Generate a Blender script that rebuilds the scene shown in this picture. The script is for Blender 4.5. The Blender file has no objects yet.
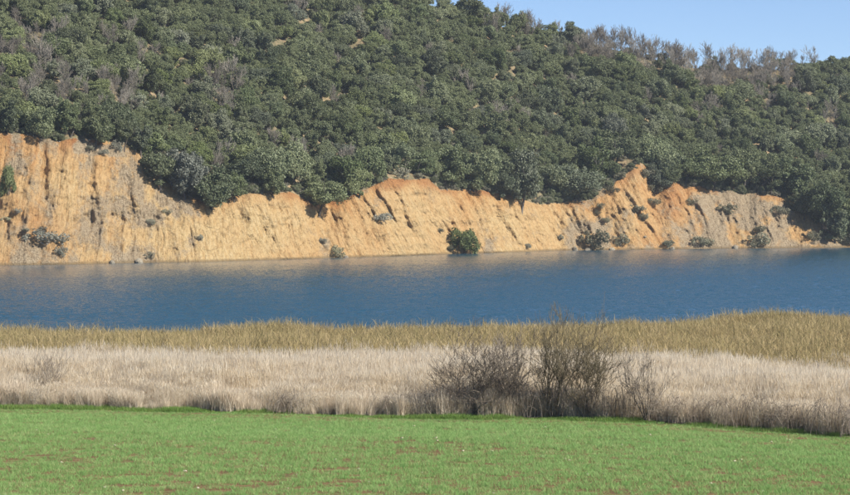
import bpy, math, random
import numpy as np
from mathutils import Vector

# ------------------------------------------------------------------ camera, sky, sun
F = 2410.0                      # focal length in photo pixels (850 wide)
CX, CY = 425.0, 247.5
HOR = 200.0                     # row of the horizon in the photo
CAMZ = 9.3
TH = math.atan((CY - HOR) / F)
sc = bpy.context.scene
cam = bpy.data.cameras.new("camera")
cam.sensor_width = 36.0
cam.lens = 36.0 * F / 850.0
cam.clip_start = 0.5
cam.clip_end = 9000
camo = bpy.data.objects.new("camera", cam)
sc.collection.objects.link(camo)
camo.location = (0, 0, CAMZ)
camo.rotation_euler = (math.pi / 2 - TH, 0, 0)
sc.camera = camo

SUN_EL, SUN_AZ = 36.0, 122.0    # azimuth clockwise from +Y (view direction); 122 = behind camera, right
world = bpy.data.worlds.new("World"); sc.world = world
world.use_nodes = True
wn = world.node_tree
sky = wn.nodes.new("ShaderNodeTexSky")
sky.sky_type = 'NISHITA'
sky.sun_disc = False
sky.sun_elevation = math.radians(SUN_EL)
sky.sun_rotation = math.radians(SUN_AZ)
sky.altitude = 900
sky.air_density = 0.56
sky.dust_density = 0.0
sky.ozone_density = 3.0
bg = wn.nodes["Background"]
bg.inputs["Strength"].default_value = 0.095
wn.links.new(sky.outputs[0], bg.inputs["Color"])

sl = bpy.data.lights.new("sun", 'SUN')
sl.energy = 5.0
sl.angle = math.radians(0.55)
sl.color = (1.0, 0.94, 0.84)
so = bpy.data.objects.new("sun", sl)
sc.collection.objects.link(so)
az, el = math.radians(SUN_AZ), math.radians(SUN_EL)
sdir = Vector((math.sin(az) * math.cos(el), math.cos(az) * math.cos(el), math.sin(el)))
so.rotation_euler = sdir.to_track_quat('Z', 'Y').to_euler()
so.location = (60, -40, 80)

sc.view_settings.view_transform = 'Standard'
sc.view_settings.look = 'None'
sc.view_settings.exposure = 0.65
sc.view_settings.gamma = 1.0

rng = np.random.default_rng(7)
random.seed(7)

# ------------------------------------------------------------------ helpers
def hsh(ix, iy, seed):
    h = (ix.astype(np.int64) * 374761393 + iy.astype(np.int64) * 668265263 + seed * 974711) & 0xffffffff
    h = ((h ^ (h >> 13)) * 1274126177) & 0xffffffff
    return ((h ^ (h >> 16)) & 0xffffff) / float(0xffffff)

def vn(x, y, seed=0):
    x = np.asarray(x, float); y = np.asarray(y, float)
    ix = np.floor(x); iy = np.floor(y)
    fx = x - ix; fy = y - iy
    fx = fx * fx * (3 - 2 * fx); fy = fy * fy * (3 - 2 * fy)
    a = hsh(ix, iy, seed); b = hsh(ix + 1, iy, seed); c = hsh(ix, iy + 1, seed); d = hsh(ix + 1, iy + 1, seed)
    return (a + (b - a) * fx + (c - a) * fy + (a - b - c + d) * fx * fy) * 2 - 1

def fbm(x, y, seed=0, o=4):
    s = 0; a = 1.0; t = 0
    for k in range(o):
        s = s + a * vn(x * 2 ** k, y * 2 ** k, seed + k * 17); t += a; a *= 0.5
    return s / t

def sstep(a, b, x):
    t = np.clip((np.asarray(x, float) - a) / (b - a), 0, 1)
    return t * t * (3 - 2 * t)

def dzv(v):                     # rise per metre of forward distance for photo row v
    b = (CY - np.asarray(v, float)) / F
    return (-math.sin(TH) + b * math.cos(TH)) / (math.cos(TH) + b * math.sin(TH))

def proj(X, Y, Z):
    z = Z - CAMZ
    d = Y * math.cos(TH) - z * math.sin(TH)
    up = Y * math.sin(TH) + z * math.cos(TH)
    return CX + F * X / d, CY - F * up / d

def mesh_np(name, V, faces, k, smooth=True):
    me = bpy.data.meshes.new(name)
    V = np.ascontiguousarray(V, np.float32); faces = np.ascontiguousarray(faces, np.int32)
    n = len(faces)
    me.vertices.add(len(V)); me.vertices.foreach_set("co", V.ravel())
    me.loops.add(n * k); me.loops.foreach_set("vertex_index", faces.ravel())
    me.polygons.add(n)
    me.polygons.foreach_set("loop_start", np.arange(0, n * k, k, dtype=np.int32))
    me.polygons.foreach_set("use_smooth", np.full(n, smooth, dtype=bool))
    me.update(calc_edges=True)
    return me

def link(name, me, mat=None, parent=None):
    o = bpy.data.objects.new(name, me)
    sc.collection.objects.link(o)
    if mat is not None and me is not None and len(me.materials) == 0:
        me.materials.append(mat)
    if parent is not None:
        o.parent = parent
    return o

def tag(o, label=None, cat=None, group=None, kind=None):
    if label: o["label"] = label
    if cat: o["category"] = cat
    if group: o["group"] = group
    if kind: o["kind"] = kind
    return o

def grid_mesh(name, P, smooth=True):
    r, c, _ = P.shape
    idx = np.arange(r * c).reshape(r, c)
    f = np.stack([idx[:-1, :-1], idx[:-1, 1:], idx[1:, 1:], idx[1:, :-1]], -1).reshape(-1, 4)
    return mesh_np(name, P.reshape(-1, 3), f, 4, smooth)

def add_attr(me, name, arr):
    a = me.attributes.new(name, 'FLOAT_COLOR', 'POINT')
    full = np.ones((len(arr), 4), np.float32); full[:, :arr.shape[1]] = arr
    a.data.foreach_set("color", full.ravel())

class NT:
    def __init__(s, name):
        s.m = bpy.data.materials.new(name); s.m.use_nodes = True
        s.t = s.m.node_tree; s.b = s.t.nodes["Principled BSDF"]; s.out = s.t.nodes["Material Output"]
    def n(s, typ, **kw):
        nd = s.t.nodes.new(typ)
        for k, v in kw.items():
            if k.startswith("i_"):
                key = k[2:]
                nd.inputs[int(key) if key.isdigit() else key].default_value = v
            else:
                setattr(nd, k, v)
        return nd
    def l(s, a, b): s.t.links.new(a, b)
    def noise(s, vec, scale, detail=4, rough=0.55):
        nd = s.n("ShaderNodeTexNoise"); nd.inputs["Scale"].default_value = scale
        nd.inputs["Detail"].default_value = detail; nd.inputs["Roughness"].default_value = rough
        if vec is not None: s.l(vec, nd.inputs["Vector"])
        return nd.outputs["Fac"]
    def ramp(s, fac, stops):
        nd = s.n("ShaderNodeValToRGB"); cr = nd.color_ramp
        while len(cr.elements) < len(stops): cr.elements.new(0.5)
        for e, (p, c) in zip(cr.elements, stops):
            e.position = p; e.color = (*c, 1) if len(c) == 3 else c
        s.l(fac, nd.inputs[0]); return nd.outputs[0]
    def mix(s, fac, a, b, mode='MIX'):
        nd = s.n("ShaderNodeMix", data_type='RGBA', blend_type=mode)
        for sock, v in ((nd.inputs[0], fac), (nd.inputs[6], a), (nd.inputs[7], b)):
            if hasattr(v, "is_linked") or isinstance(v, bpy.types.NodeSocket): s.l(v, sock)
            else: sock.default_value = (*v, 1) if isinstance(v, tuple) and len(v) == 3 else v
        return nd.outputs[2]
    def math(s, op, a, b=None, c=None):
        nd = s.n("ShaderNodeMath", operation=op)
        for i, v in enumerate((a, b, c)):
            if v is None: continue
            if isinstance(v, bpy.types.NodeSocket): s.l(v, nd.inputs[i])
            else: nd.inputs[i].default_value = v
        return nd.outputs[0]
    def mapping(s, vec, scale=(1, 1, 1), rot=(0, 0, 0)):
        nd = s.n("ShaderNodeMapping"); nd.inputs["Scale"].default_value = scale
        nd.inputs["Rotation"].default_value = rot; s.l(vec, nd.inputs["Vector"]); return nd.outputs[0]
    def bump(s, h, strength=0.5, dist=0.1):
        nd = s.n("ShaderNodeBump"); nd.inputs["Strength"].default_value = strength
        nd.inputs["Distance"].default_value = dist; s.l(h, nd.inputs["Height"])
        s.l(nd.outputs[0], s.b.inputs["Normal"])
    def coord(s, which="Object"): return s.n("ShaderNodeTexCoord").outputs[which]

# ------------------------------------------------------------------ materials
def mat_leaf(name, dark, light, trans=0.22, use_col=True, rough=0.55):
    t = NT(name)
    oi = t.n("ShaderNodeObjectInfo")
    geo = t.n("ShaderNodeNewGeometry")
    ri = geo.outputs["Random Per Island"]
    sep = t.n("ShaderNodeSeparateColor"); t.l(oi.outputs["Color"], sep.inputs[0])
    fac = t.math('ADD', t.math('MULTIPLY', ri, 0.28), t.math('MULTIPLY', oi.outputs["Random"], 0.15))
    if use_col: fac = t.math('ADD', fac, t.math('SUBTRACT', sep.outputs[0], 0.22))
    fac = t.math('MINIMUM', t.math('MAXIMUM', fac, 0.0), 1.0)
    col = t.mix(fac, dark, light)
    if use_col:
        cc = t.n("ShaderNodeCombineColor")
        g = t.math('ADD', t.math('MULTIPLY', oi.outputs["Random"], 0.25), sep.outputs[1])
        for i in range(3): t.l(g, cc.inputs[i])
        col = t.mix(1.0, col, cc.outputs[0], 'MULTIPLY')
        # a touch of grey (blue channel of the object colour)
        hs = t.n("ShaderNodeHueSaturation"); t.l(col, hs.inputs["Color"]); t.l(sep.outputs[2], hs.inputs["Saturation"])
        col = hs.outputs[0]
    t.l(col, t.b.inputs["Base Color"])
    t.b.inputs["Roughness"].default_value = rough
    t.b.inputs["Specular IOR Level"].default_value = 0.35
    tr = t.n("ShaderNodeBsdfTranslucent"); t.l(t.mix(0.5, col, (0.12, 0.14, 0.03), 'MIX'), tr.inputs[0])
    ms = t.n("ShaderNodeMixShader"); ms.inputs[0].default_value = trans
    t.l(t.b.outputs[0], ms.inputs[1]); t.l(tr.outputs[0], ms.inputs[2]); t.l(ms.outputs[0], t.out.inputs[0])
    return t.m

def mat_stalk(name, stops, trans=0.25, rough=0.7, islandw=0.7):
    t = NT(name)
    oi = t.n("ShaderNodeObjectInfo"); geo = t.n("ShaderNodeNewGeometry")
    fac = t.math('ADD', t.math('MULTIPLY', geo.outputs["Random Per Island"], islandw), t.math('MULTIPLY', oi.outputs["Random"], 1 - islandw))
    col = t.ramp(fac, stops)
    t.l(col, t.b.inputs["Base Color"]); t.b.inputs["Roughness"].default_value = rough
    t.b.inputs["Specular IOR Level"].default_value = 0.25
    tr = t.n("ShaderNodeBsdfTranslucent"); t.l(col, tr.inputs[0])
    ms = t.n("ShaderNodeMixShader"); ms.inputs[0].default_value = trans
    t.l(t.b.outputs[0], ms.inputs[1]); t.l(tr.outputs[0], ms.inputs[2]); t.l(ms.outputs[0], t.out.inputs[0])
    return t.m

def mat_bark(name, c1, c2, scale=3):
    t = NT(name)
    n = t.noise(t.coord(), scale, 5)
    oi = t.n("ShaderNodeObjectInfo")
    f = t.math('ADD', n, t.math('MULTIPLY', t.math('SUBTRACT', oi.outputs["Random"], 0.5), 0.5))
    t.l(t.ramp(f, [(0.3, c1), (0.7, c2)]), t.b.inputs["Base Color"])
    t.b.inputs["Roughness"].default_value = 0.85
    t.b.inputs["Specular IOR Level"].default_value = 0.2
    return t.m

M = {}
M['oak'] = mat_leaf("oak_leaves", (0.095, 0.125, 0.055), (0.32, 0.335, 0.150))
M['shrub'] = mat_leaf("shrub_leaves", (0.19, 0.185, 0.12), (0.42, 0.385, 0.27))
M['bark'] = mat_bark("oak_bark", (0.06, 0.05, 0.04), (0.16, 0.14, 0.12))
M['bare'] = mat_bark("bare_bark", (0.17, 0.148, 0.12), (0.31, 0.28, 0.235))
M['stem_dark'] = mat_bark("dark_stem", (0.11, 0.09, 0.07), (0.26, 0.22, 0.175))
M['stem_grey'] = mat_bark("grey_stem", (0.19, 0.155, 0.12), (0.34, 0.29, 0.235))
M['stem_yellow'] = mat_bark("yellow_stem", (0.135, 0.112, 0.07), (0.28, 0.24, 0.155))
M['reed_pale'] = mat_stalk("reed_pale", [(0.0, (0.62, 0.525, 0.40)), (0.5, (0.76, 0.68, 0.54)), (1.0, (0.86, 0.80, 0.68))], 0.55)
M['reed_gold'] = mat_stalk("reed_gold", [(0.0, (0.22, 0.20, 0.085)), (0.45, (0.40, 0.32, 0.15)), (1.0, (0.57, 0.44, 0.25))], 0.35)
M['dry'] = mat_stalk("dry_grass", [(0.0, (0.42, 0.34, 0.245)), (0.5, (0.66, 0.56, 0.43)), (1.0, (0.84, 0.76, 0.62))])
M['crop'] = mat_stalk("crop_blade", [(0.0, (0.17, 0.335, 0.09)), (0.6, (0.285, 0.475, 0.15)), (0.84, (0.43, 0.53, 0.225)), (1.0, (0.58, 0.50, 0.28))], 0.3, 0.5)
M['verge'] = mat_stalk("verge_blade", [(0.0, (0.10, 0.20, 0.04)), (0.7, (0.20, 0.32, 0.07)), (0.85, (0.30, 0.36, 0.12)), (1.0, (0.50, 0.43, 0.24))], 0.3, 0.5)

def mat_field():
    t = NT("field_soil"); c = t.coord()
    n1 = t.noise(c, 0.35, 4); n2 = t.noise(t.mapping(c, (0.6, 2.5, 1)), 2.2, 6, 0.7); n3 = t.noise(c, 14, 5, 0.7)
    col = t.ramp(n2, [(0.3, (0.15, 0.085, 0.048)), (0.55, (0.25, 0.145, 0.08)), (0.8, (0.36, 0.24, 0.14))])
    col = t.mix(t.math('MULTIPLY', n1, 0.35), col, (0.09, 0.11, 0.035))
    t.l(col, t.b.inputs["Base Color"]); t.b.inputs["Roughness"].default_value = 0.95
    t.b.inputs["Specular IOR Level"].default_value = 0.1
    t.bump(n3, 0.8, 0.06); return t.m

def mat_hill():
    t = NT("hill_soil"); c = t.coord()
    n1 = t.noise(c, 0.12, 5, 0.6); n2 = t.noise(c, 1.4, 6, 0.7)
    col = t.ramp(n1, [(0.35, (0.16, 0.12, 0.065)), (0.5, (0.26, 0.19, 0.11)), (0.65, (0.40, 0.28, 0.16))])
    col = t.mix(t.ramp(n2, [(0.4, (0, 0, 0)), (0.65, (1, 1, 1))]), col, (0.10, 0.105, 0.045))
    t.l(col, t.b.inputs["Base Color"]); t.b.inputs["Roughness"].default_value = 0.95
    t.bump(n2, 0.8, 0.4); return t.m

def mat_cliff():
    t = NT("cliff_earth")
    uvn = t.n("ShaderNodeUVMap", uv_map="sh").outputs[0]
    at = t.n("ShaderNodeAttribute", attribute_name="mask")
    sp = t.n("ShaderNodeSeparateColor"); t.l(at.outputs["Color"], sp.inputs[0])
    pale, grey, red = sp.outputs[0], sp.outputs[1], sp.outputs[2]
    c = t.coord()
    # streaks running down the slope (leaning), patches, crumbs
    st = t.noise(t.mapping(uvn, (1.5, 0.16, 1), (0, 0, 0)), 1.0, 6, 0.65)
    st2 = t.noise(t.mapping(uvn, (4.5, 0.6, 1)), 1.0, 5, 0.7)
    pt = t.noise(c, 0.17, 5, 0.6); cr = t.noise(c, 1.1, 6, 0.72); fine = t.noise(c, 4.0, 5, 0.75)
    base = t.ramp(pt, [(0.32, (0.50, 0.235, 0.075)), (0.46, (0.56, 0.31, 0.125)), (0.60, (0.57, 0.385, 0.19)), (0.75, (0.52, 0.40, 0.235))])
    s = t.ramp(st, [(0.34, (0.40, 0.20, 0.075)), (0.48, (0.58, 0.345, 0.145)), (0.62, (0.62, 0.44, 0.225)), (0.8, (0.64, 0.50, 0.30))])
    col = t.mix(0.55, base, s)
    col = t.mix(t.math('MULTIPLY', pale, 0.85), col, t.ramp(st2, [(0.3, (0.48, 0.31, 0.13)), (0.5, (0.63, 0.475, 0.245)), (0.75, (0.70, 0.59, 0.37))]))
    col = t.mix(red, col, t.ramp(cr, [(0.3, (0.27, 0.11, 0.045)), (0.7, (0.50, 0.23, 0.085))]))
    gcol = t.ramp(fine, [(0.3, (0.22, 0.165, 0.105)), (0.5, (0.40, 0.315, 0.205)), (0.7, (0.54, 0.44, 0.31))])
    gf = t.ramp(t.math('ADD', t.math('MULTIPLY', grey, 0.72), t.math('MULTIPLY', cr, 0.6)), [(0.52, (0, 0, 0)), (0.68, (1, 1, 1))])
    col = t.mix(gf, col, gcol)
    f2 = t.noise(t.mapping(uvn, (2.6, 1.3, 1)), 1.0, 6, 0.78)
    dk = t.ramp(fine, [(0.30, (0.50, 0.46, 0.42)), (0.48, (0.96, 0.96, 0.96)), (0.7, (1.0, 1.0, 1.0))])
    col = t.mix(1.0, col, dk, 'MULTIPLY')
    col = t.mix(1.0, col, t.ramp(f2, [(0.33, (0.55, 0.50, 0.45)), (0.50, (0.95, 0.94, 0.93)), (0.75, (1.0, 1.0, 1.0))]), 'MULTIPLY')
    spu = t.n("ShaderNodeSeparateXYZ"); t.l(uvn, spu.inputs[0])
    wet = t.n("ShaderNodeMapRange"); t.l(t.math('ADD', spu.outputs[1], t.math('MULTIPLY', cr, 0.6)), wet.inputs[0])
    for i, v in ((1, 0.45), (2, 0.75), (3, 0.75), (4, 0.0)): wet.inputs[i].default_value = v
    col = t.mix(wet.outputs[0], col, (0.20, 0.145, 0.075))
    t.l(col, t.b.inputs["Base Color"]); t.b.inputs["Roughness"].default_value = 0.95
    t.b.inputs["Specular IOR Level"].default_value = 0.12
    h = t.math('ADD', t.math('MULTIPLY', cr, 1.0), t.math('ADD', t.math('MULTIPLY', fine, 0.5), t.math('MULTIPLY', st2, 0.8)))
    t.bump(h, 1.0, 0.55); return t.m

WAVE = 1.0
def mat_water():
    t = NT("lake_water"); c = t.coord()
    def nz(scale, mp):
        nd = t.n("ShaderNodeTexNoise"); nd.inputs["Scale"].default_value = scale; nd.inputs["Detail"].default_value = 2
        t.l(t.mapping(c, *mp), nd.inputs["Vector"]); return nd.outputs["Color"]
    def vm(op, a_, b_):
        nd = t.n("ShaderNodeVectorMath", operation=op)
        for i, v in enumerate((a_, b_)):
            if isinstance(v, bpy.types.NodeSocket): t.l(v, nd.inputs[i])
            else: nd.inputs[i].default_value = v
        return nd.outputs[0]
    a = vm('SUBTRACT', nz(2.2, ((0.5, 1.0, 1), (0, 0, 0.3))), (0.5, 0.5, 0.5))
    b = vm('SUBTRACT', nz(7.0, ((0.6, 1.1, 1), (0, 0, -0.5))), (0.5, 0.5, 0.5))
    w = vm('ADD', a, vm('MULTIPLY', b, (0.9, 0.9, 0.9)))
    # wind: ruffled patches, calmer in the lee of the far cliff
    g = t.noise(t.mapping(c, (0.010, 0.055, 1)), 1.0, 4, 0.6)
    sx = t.n("ShaderNodeSeparateXYZ"); t.l(c, sx.inputs[0])
    dist = t.math('ADD', sx.outputs[1], t.math('MULTIPLY', sx.outputs[0], -0.75))
    lee = t.n("ShaderNodeMapRange", interpolation_type='SMOOTHSTEP'); t.l(dist, lee.inputs[0])
    for i, v in ((1, 185.), (2, 390.), (3, 1.0), (4, 0.36)): lee.inputs[i].default_value = v
    amp = t.math('MULTIPLY', t.math('ADD', 0.55, t.math('MULTIPLY', g, 0.9)), lee.outputs[0])
    amp = t.math('MULTIPLY', amp, 1.0)
    # all ripple normals tilted towards -Y so the water mirrors more sky, less cliff
    sw = t.n("ShaderNodeSeparateXYZ"); t.l(w, sw.inputs[0])
    cb = t.n("ShaderNodeCombineXYZ"); t.l(t.math('MULTIPLY', sw.outputs[0], amp), cb.inputs[0])
    t.l(t.math('MULTIPLY', t.math('ABSOLUTE', sw.outputs[1]), t.math('MULTIPLY', amp, -1.7)), cb.inputs[1])
    nrm = vm('ADD', cb.outputs[0], (0, 0, 1.0))
    nn = t.n("ShaderNodeVectorMath", operation='NORMALIZE'); t.l(nrm, nn.inputs[0])
    t.l(nn.outputs[0], t.b.inputs["Normal"])
    t.b.inputs["Base Color"].default_value = (0.017, 0.072, 0.118, 1)
    t.b.inputs["Roughness"].default_value = 0.06
    t.b.inputs["IOR"].default_value = 1.333
    return t.m

def mat_rock():
    t = NT("shore_rock"); c = t.coord()
    n = t.noise(c, 3, 6, 0.7)
    t.l(t.ramp(n, [(0.3, (0.14, 0.12, 0.09)), (0.55, (0.30, 0.26, 0.19)), (0.75, (0.46, 0.38, 0.27))]), t.b.inputs["Base Color"])
    t.b.inputs["Roughness"].default_value = 0.9; t.bump(n, 0.8, 0.2); return t.m
M['field'] = mat_field(); M['hill'] = mat_hill(); M['cliff'] = mat_cliff(); M['water'] = mat_water(); M['rock'] = mat_rock()
t_ = NT("pale_stone"); t_.l(t_.ramp(t_.noise(t_.coord(), 20, 3), [(0.3, (0.38, 0.31, 0.22)), (0.7, (0.6, 0.53, 0.42))]), t_.b.inputs["Base Color"]); t_.b.inputs["Roughness"].default_value = 0.9
M['stone'] = t_.m

# ------------------------------------------------------------------ near ground: field, verge, reed ground, lake bed
EU = np.array([-300, 0, 150, 300, 420, 560, 700, 850, 1150.])
EV = np.array([404, 407, 411, 414, 416, 418, 425, 437, 460.])
EY = (CAMZ - 0.5) / -dzv(EV)

def edgeY(u): return np.interp(u, EU, EY)
PD = np.array([-400, -110, -72, -28, -8, 0, 4, 13, 22, 31, 36, 110, 200.])
PZ = np.array([-4, -3.5, -0.6, -0.12, 0.25, 0.5, 0.52, 0.86, 0.78, 0.62, 1.0, 7.6, 12])

def near_z(X, Y):
    X = np.asarray(X, float); Y = np.asarray(Y, float)
    u = CX + F * X / np.maximum(Y, 30.)
    d = edgeY(u) - Y
    z = (np.interp(d - 1.2, PD, PZ) + np.interp(d, PD, PZ) + np.interp(d + 1.2, PD, PZ)) / 3
    z = z + 0.07 * fbm(X * 0.12, Y * 0.12, 5) * sstep(-30, 0, d) + 0.025 * vn(X * 1.3, Y * 1.3, 9)
    return z

ys = np.concatenate([np.linspace(-60, 50, 40), np.linspace(50.5, 125, 260), np.linspace(126, 210, 60), np.array([260, 350, 500, 800, 1500, 3000.])])
xs = np.concatenate([[-3000, -1500, -600, -300, -150, -80], np.linspace(-45, 45, 260), [80, 150, 300, 600, 1500, 3000.]])
XX, YY = np.meshgrid(xs, ys)
ZZ = near_z(XX, YY)
tag(link("field", grid_mesh("field", np.stack([XX, YY, ZZ], -1)), M['field']), "brown soil field sloping down to the reed bed by the lake", "field", kind="structure")

# lake: real waves (a sum of wind waves), calmer in the lee of the far cliff
wu = np.concatenate([[-16000, -6000, -2500, -900, -350], np.arange(-90, 945, 2.8), [1200, 1800, 3400, 7000, 17000.]])
wy = [112.0]
while wy[-1] < 475: wy.append(wy[-1] + 0.26 * (wy[-1] / 130) ** 0.75)
wy = np.array(wy + [520.])
WU, WY = np.meshgrid(wu, wy)
WX = (WU - CX) / F * WY
wr = np.random.default_rng(11); WZ = np.zeros_like(WX)
for k in range(36):
    lam = 0.65 * (3.4 ** wr.random()); th = math.radians(215) + wr.normal(0, .55)
    kk = 2 * math.pi / lam
    damp = np.exp(-np.maximum(WY / 130. - lam * 1.6, 0) * 0.0)
    WZ += lam * 0.0042 * np.sin(kk * (WX * math.sin(th) + WY * math.cos(th)) + wr.uniform(0, 6.28)) * damp
gust = 0.75 + 0.55 * fbm(WX * 0.012, WY * 0.05, 91, 4) + 0.25 * fbm(WX * .05, WY * .2, 92, 3)
lee = 1 - 0.55 * sstep(190, 400, WY - 0.75 * WX)
WZ *= np.clip(gust, .2, 1.6) * lee * WAVE * ((WU > -200) & (WU < 1100))
tag(link("water", grid_mesh("water", np.stack([WX, WY, WZ], -1)), M['water']), "rippled blue lake water below the orange cliff", "lake", kind="structure")

# ------------------------------------------------------------------ far bank: cliff and wooded hill
SU = np.array([-400, -100, 0, 60, 130, 200, 270, 330, 400, 450, 520, 560, 640, 700, 780, 850, 950, 1200.])
SV = np.array([267, 266, 265.5, 264.5, 263, 262, 260, 258, 256, 254, 252, 250.5, 249.5, 248.8, 248.2, 247.5, 246.8, 245.5])
TU = np.array([-400, -100, 0, 30, 60, 75, 125, 140, 160, 180, 205, 250, 290, 312, 330, 350, 375, 388, 428, 440, 480, 510, 535, 560, 590, 612, 626, 640, 652, 668, 690, 720, 750, 785, 812, 832, 850, 950, 1200.])
TV = np.array([140, 138, 133, 135, 141, 139, 143, 152, 175, 191, 202, 194, 192, 203, 203, 196, 185, 179, 179, 189, 190, 195, 203, 203, 199, 187, 172, 163, 171, 180, 186, 191, 195, 197, 207, 218, 226, 224, 215.])
BU = np.array([-400, 0, 150, 250, 400, 500, 600, 640, 700, 800, 850, 1200.])
BS = np.array([15, 14, 13, 9, 10, 9, 11, 15, 15, 14, 12, 12.])
RU = np.array([-400, 0, 200, 380, 450, 500, 560, 600, 650, 700, 760, 800, 850, 950, 1200.])
RV = np.array([-120, -75, -40, -2, 18, 25, 40, 49, 58, 67, 71, 75, 68, 62, 52.])

def shoreY(u):
    y = (CAMZ) / -dzv(np.interp(u, SU, SV))
    return y + 1.1 * fbm(u * 0.03, u * 0 + 3, 21, 3)
def topV(u): return np.interp(u, TU, TV) + (2.2 + 2.5 * np.exp(-((u - 640) / 45.) ** 2)) * fbm(u * 0.07, u * 0 + 1, 31, 4)
def topY(u): return shoreY(u) + np.interp(u, BU, BS)
def topZ(u): return CAMZ + dzv(topV(u)) * topY(u)
def hslope(u): return np.interp(u, [-400, 0, 500, 850, 1200], [0.44, 0.44, 0.50, 0.52, 0.52])
def ridgeY(u):
    k = dzv(np.interp(u, RU, RV)); s = hslope(u); ty = topYs(u); tz = topZs(u)
    return (CAMZ - tz + s * ty) / (s - k)
# smoothed versions (for the hill away from the ragged edge)
_us = np.arange(-420, 1225, 5.0)
def _sm(a, w=13):
    k = np.ones(w) / w; return np.convolve(np.pad(a, w // 2, mode='edge'), k, 'valid')
_tY = _sm(topY(_us)); _tZ = _sm(topZ(_us), 17)
def topYs(u): return np.interp(u, _us, _tY)
def topZs(u): return np.interp(u, _us, _tZ)
_rY = _sm(ridgeY(_us), 9)

def hill_z(X, Y):
    X = np.asarray(X, float); Y = np.asarray(Y, float)
    u = CX + F * X / Y
    ty, tz = topY(u), topZ(u)
    tys, tzs = topYs(u), topZs(u)
    ry = np.interp(u, _us, _rY); s = hslope(u)
    base = tzs + s * (np.minimum(Y, ry) - tys) - 0.25 * np.maximum(Y - ry, 0)
    w = np.exp(-np.maximum(Y - ty, 0) / 5.0)
    edge = tz + s * (Y - ty)
    return base * (1 - w) + edge * w + (1 - w) * 1.3 * fbm(X * 0.05, Y * 0.05, 41, 3)

def smoothbump(u, c, w): return np.exp(-((u - c) / w) ** 2)

def lean(u): return np.interp(u, [0, 120, 220, 380, 560, 640, 720, 850], [-.05, .05, .3, .5, .45, .45, .1, -.1])

def cliff_pos(u, t):
    """u photo column, t 0 (water) .. 1 (top); arrays of the same shape"""
    sy, ty, tz = shoreY(u), topY(u), topZ(u)
    tt = np.maximum(t, 0)
    Y = sy + (ty - sy) * tt ** 0.85
    Z = tz * tt
    X0 = (u - CX) / F * Y
    s = X0 + lean(u) * Z + 1.5 * fbm(X0 * 0.13, Z * 0.15, 64, 3)      # lean of the gullies, uneven
    gm = np.clip(0.5 + 1.1 * fbm(X0 * 0.10, Z * 0.16, 65, 3), 0, 1.2)
    env = np.sqrt(np.clip(np.sin(np.pi * np.clip(tt, 0, 1)), 0, 1))
    big = 1 - np.abs(fbm(s * 0.11, Z * 0.03, 51, 2)) * 2.4
    mid = 1 - np.abs(fbm(s * 0.30, Z * 0.045, 52, 3)) * 2.4
    sml = 1 - np.abs(fbm(s * 0.8, Z * 0.10, 53, 3)) * 2.2
    rough = fbm(X0 * 0.9, Z * 0.9, 54, 4)
    r2 = fbm(X0 * 0.42 + 5, Z * 0.5, 58, 4); r3 = 1 - np.abs(fbm(s * 1.9, Z * 0.4, 59, 3)) * 2.2
    dd = env * (1.2 * big + 1.1 * mid - 0.42 * gm * sml + 0.34 * r3 + 1.0 * r2) + (0.25 + 0.75 * env) * 0.6 * rough
    # a slump hollow and ledges
    dd = dd - 3.5 * env * smoothbump(u, 655, 10) * sstep(0.3, 0.8, tt) - 2.0 * env * smoothbump(u, 325, 12) * sstep(.2, .7, tt)
    dd = dd + 1.6 * env * smoothbump(u, 672, 9) + 1.5 * env * smoothbump(u, 60, 25) * (1 - tt)
    dd = dd - 1.4 * env * smoothbump(u, 128 , 9) * sstep(0.2, .6, tt) - 1.3 * env * smoothbump(u + 10 * tt, 52, 5) * sstep(0.3, 0.6, tt)
    # terraces: uneven benches across the slope
    ter = fbm(X0 * 0.06, Z * 0.8, 55, 3)
    dd = dd + env * 0.3 * ter
    Y2 = Y - np.where(t < 0, 0, dd)
    Y2 = np.where(t < 0, sy - 6 * (-t), Y2)
    Z2 = np.where(t < 0, t * 2.5, Z + 0.22 * env * fbm(X0 * 1.5, Z * 1.5, 57, 2))
    return (u - CX) / F * Y2, Y2, Z2

uc = np.concatenate([np.arange(-400, -60, 8.0), np.arange(-60, 912, 1.0), np.arange(912, 1208, 8.0)])
tc = np.concatenate([[-1.0, -0.3], np.linspace(0, 1, 125)])
UU, TT = np.meshgrid(uc, tc)
cX, cY, cZ = cliff_pos(UU, TT)
cme = grid_mesh("cliff", np.stack([cX, cY, cZ], -1))
uvl = cme.uv_layers.new(name="sh")
li = np.empty(len(cme.loops), np.int32); cme.loops.foreach_get("vertex_index", li)
uv = np.stack([(cX + lean(UU) * cZ).ravel(), cZ.ravel()], -1)[li]
uvl.data.foreach_set("uv", uv.astype(np.float32).ravel())
pu = np.interp(UU, [0, 140, 190, 215, 270, 300, 380, 420, 470, 520, 560, 600, 650, 850], [.5, .65, .75, 1.0, .85, .5, .4, .75, .5, .7, .5, .2, .15, .35])
pu = np.clip(pu + 0.35 * fbm(UU * 0.03, TT * 2, 61, 3) - 0.5 * sstep(.6, 1, TT), 0, 1)
gu = np.interp(UU, [0, 40, 100, 135, 160, 190, 210, 560, 572, 625, 640, 665, 690, 705, 790, 815, 850], [.25, .38, .42, .52, .55, .38, .05, .05, .55, .6, .35, .1, .5, .66, .58, .48, .6])
gu = gu - 0.25 * ((UU > 560) & (UU < 640)) * sstep(.45, .6, TT) + 0.5 * smoothbump(UU, 488, 9) * (1 - sstep(.15, .45, TT)) \
     + 0.55 * smoothbump(UU, 327, 7) * (1 - sstep(.3, .55, TT)) + 0.6 * smoothbump(UU, 100, 25) * sstep(.86, .9, TT) * (1 - sstep(.95, .99, TT))
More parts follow.
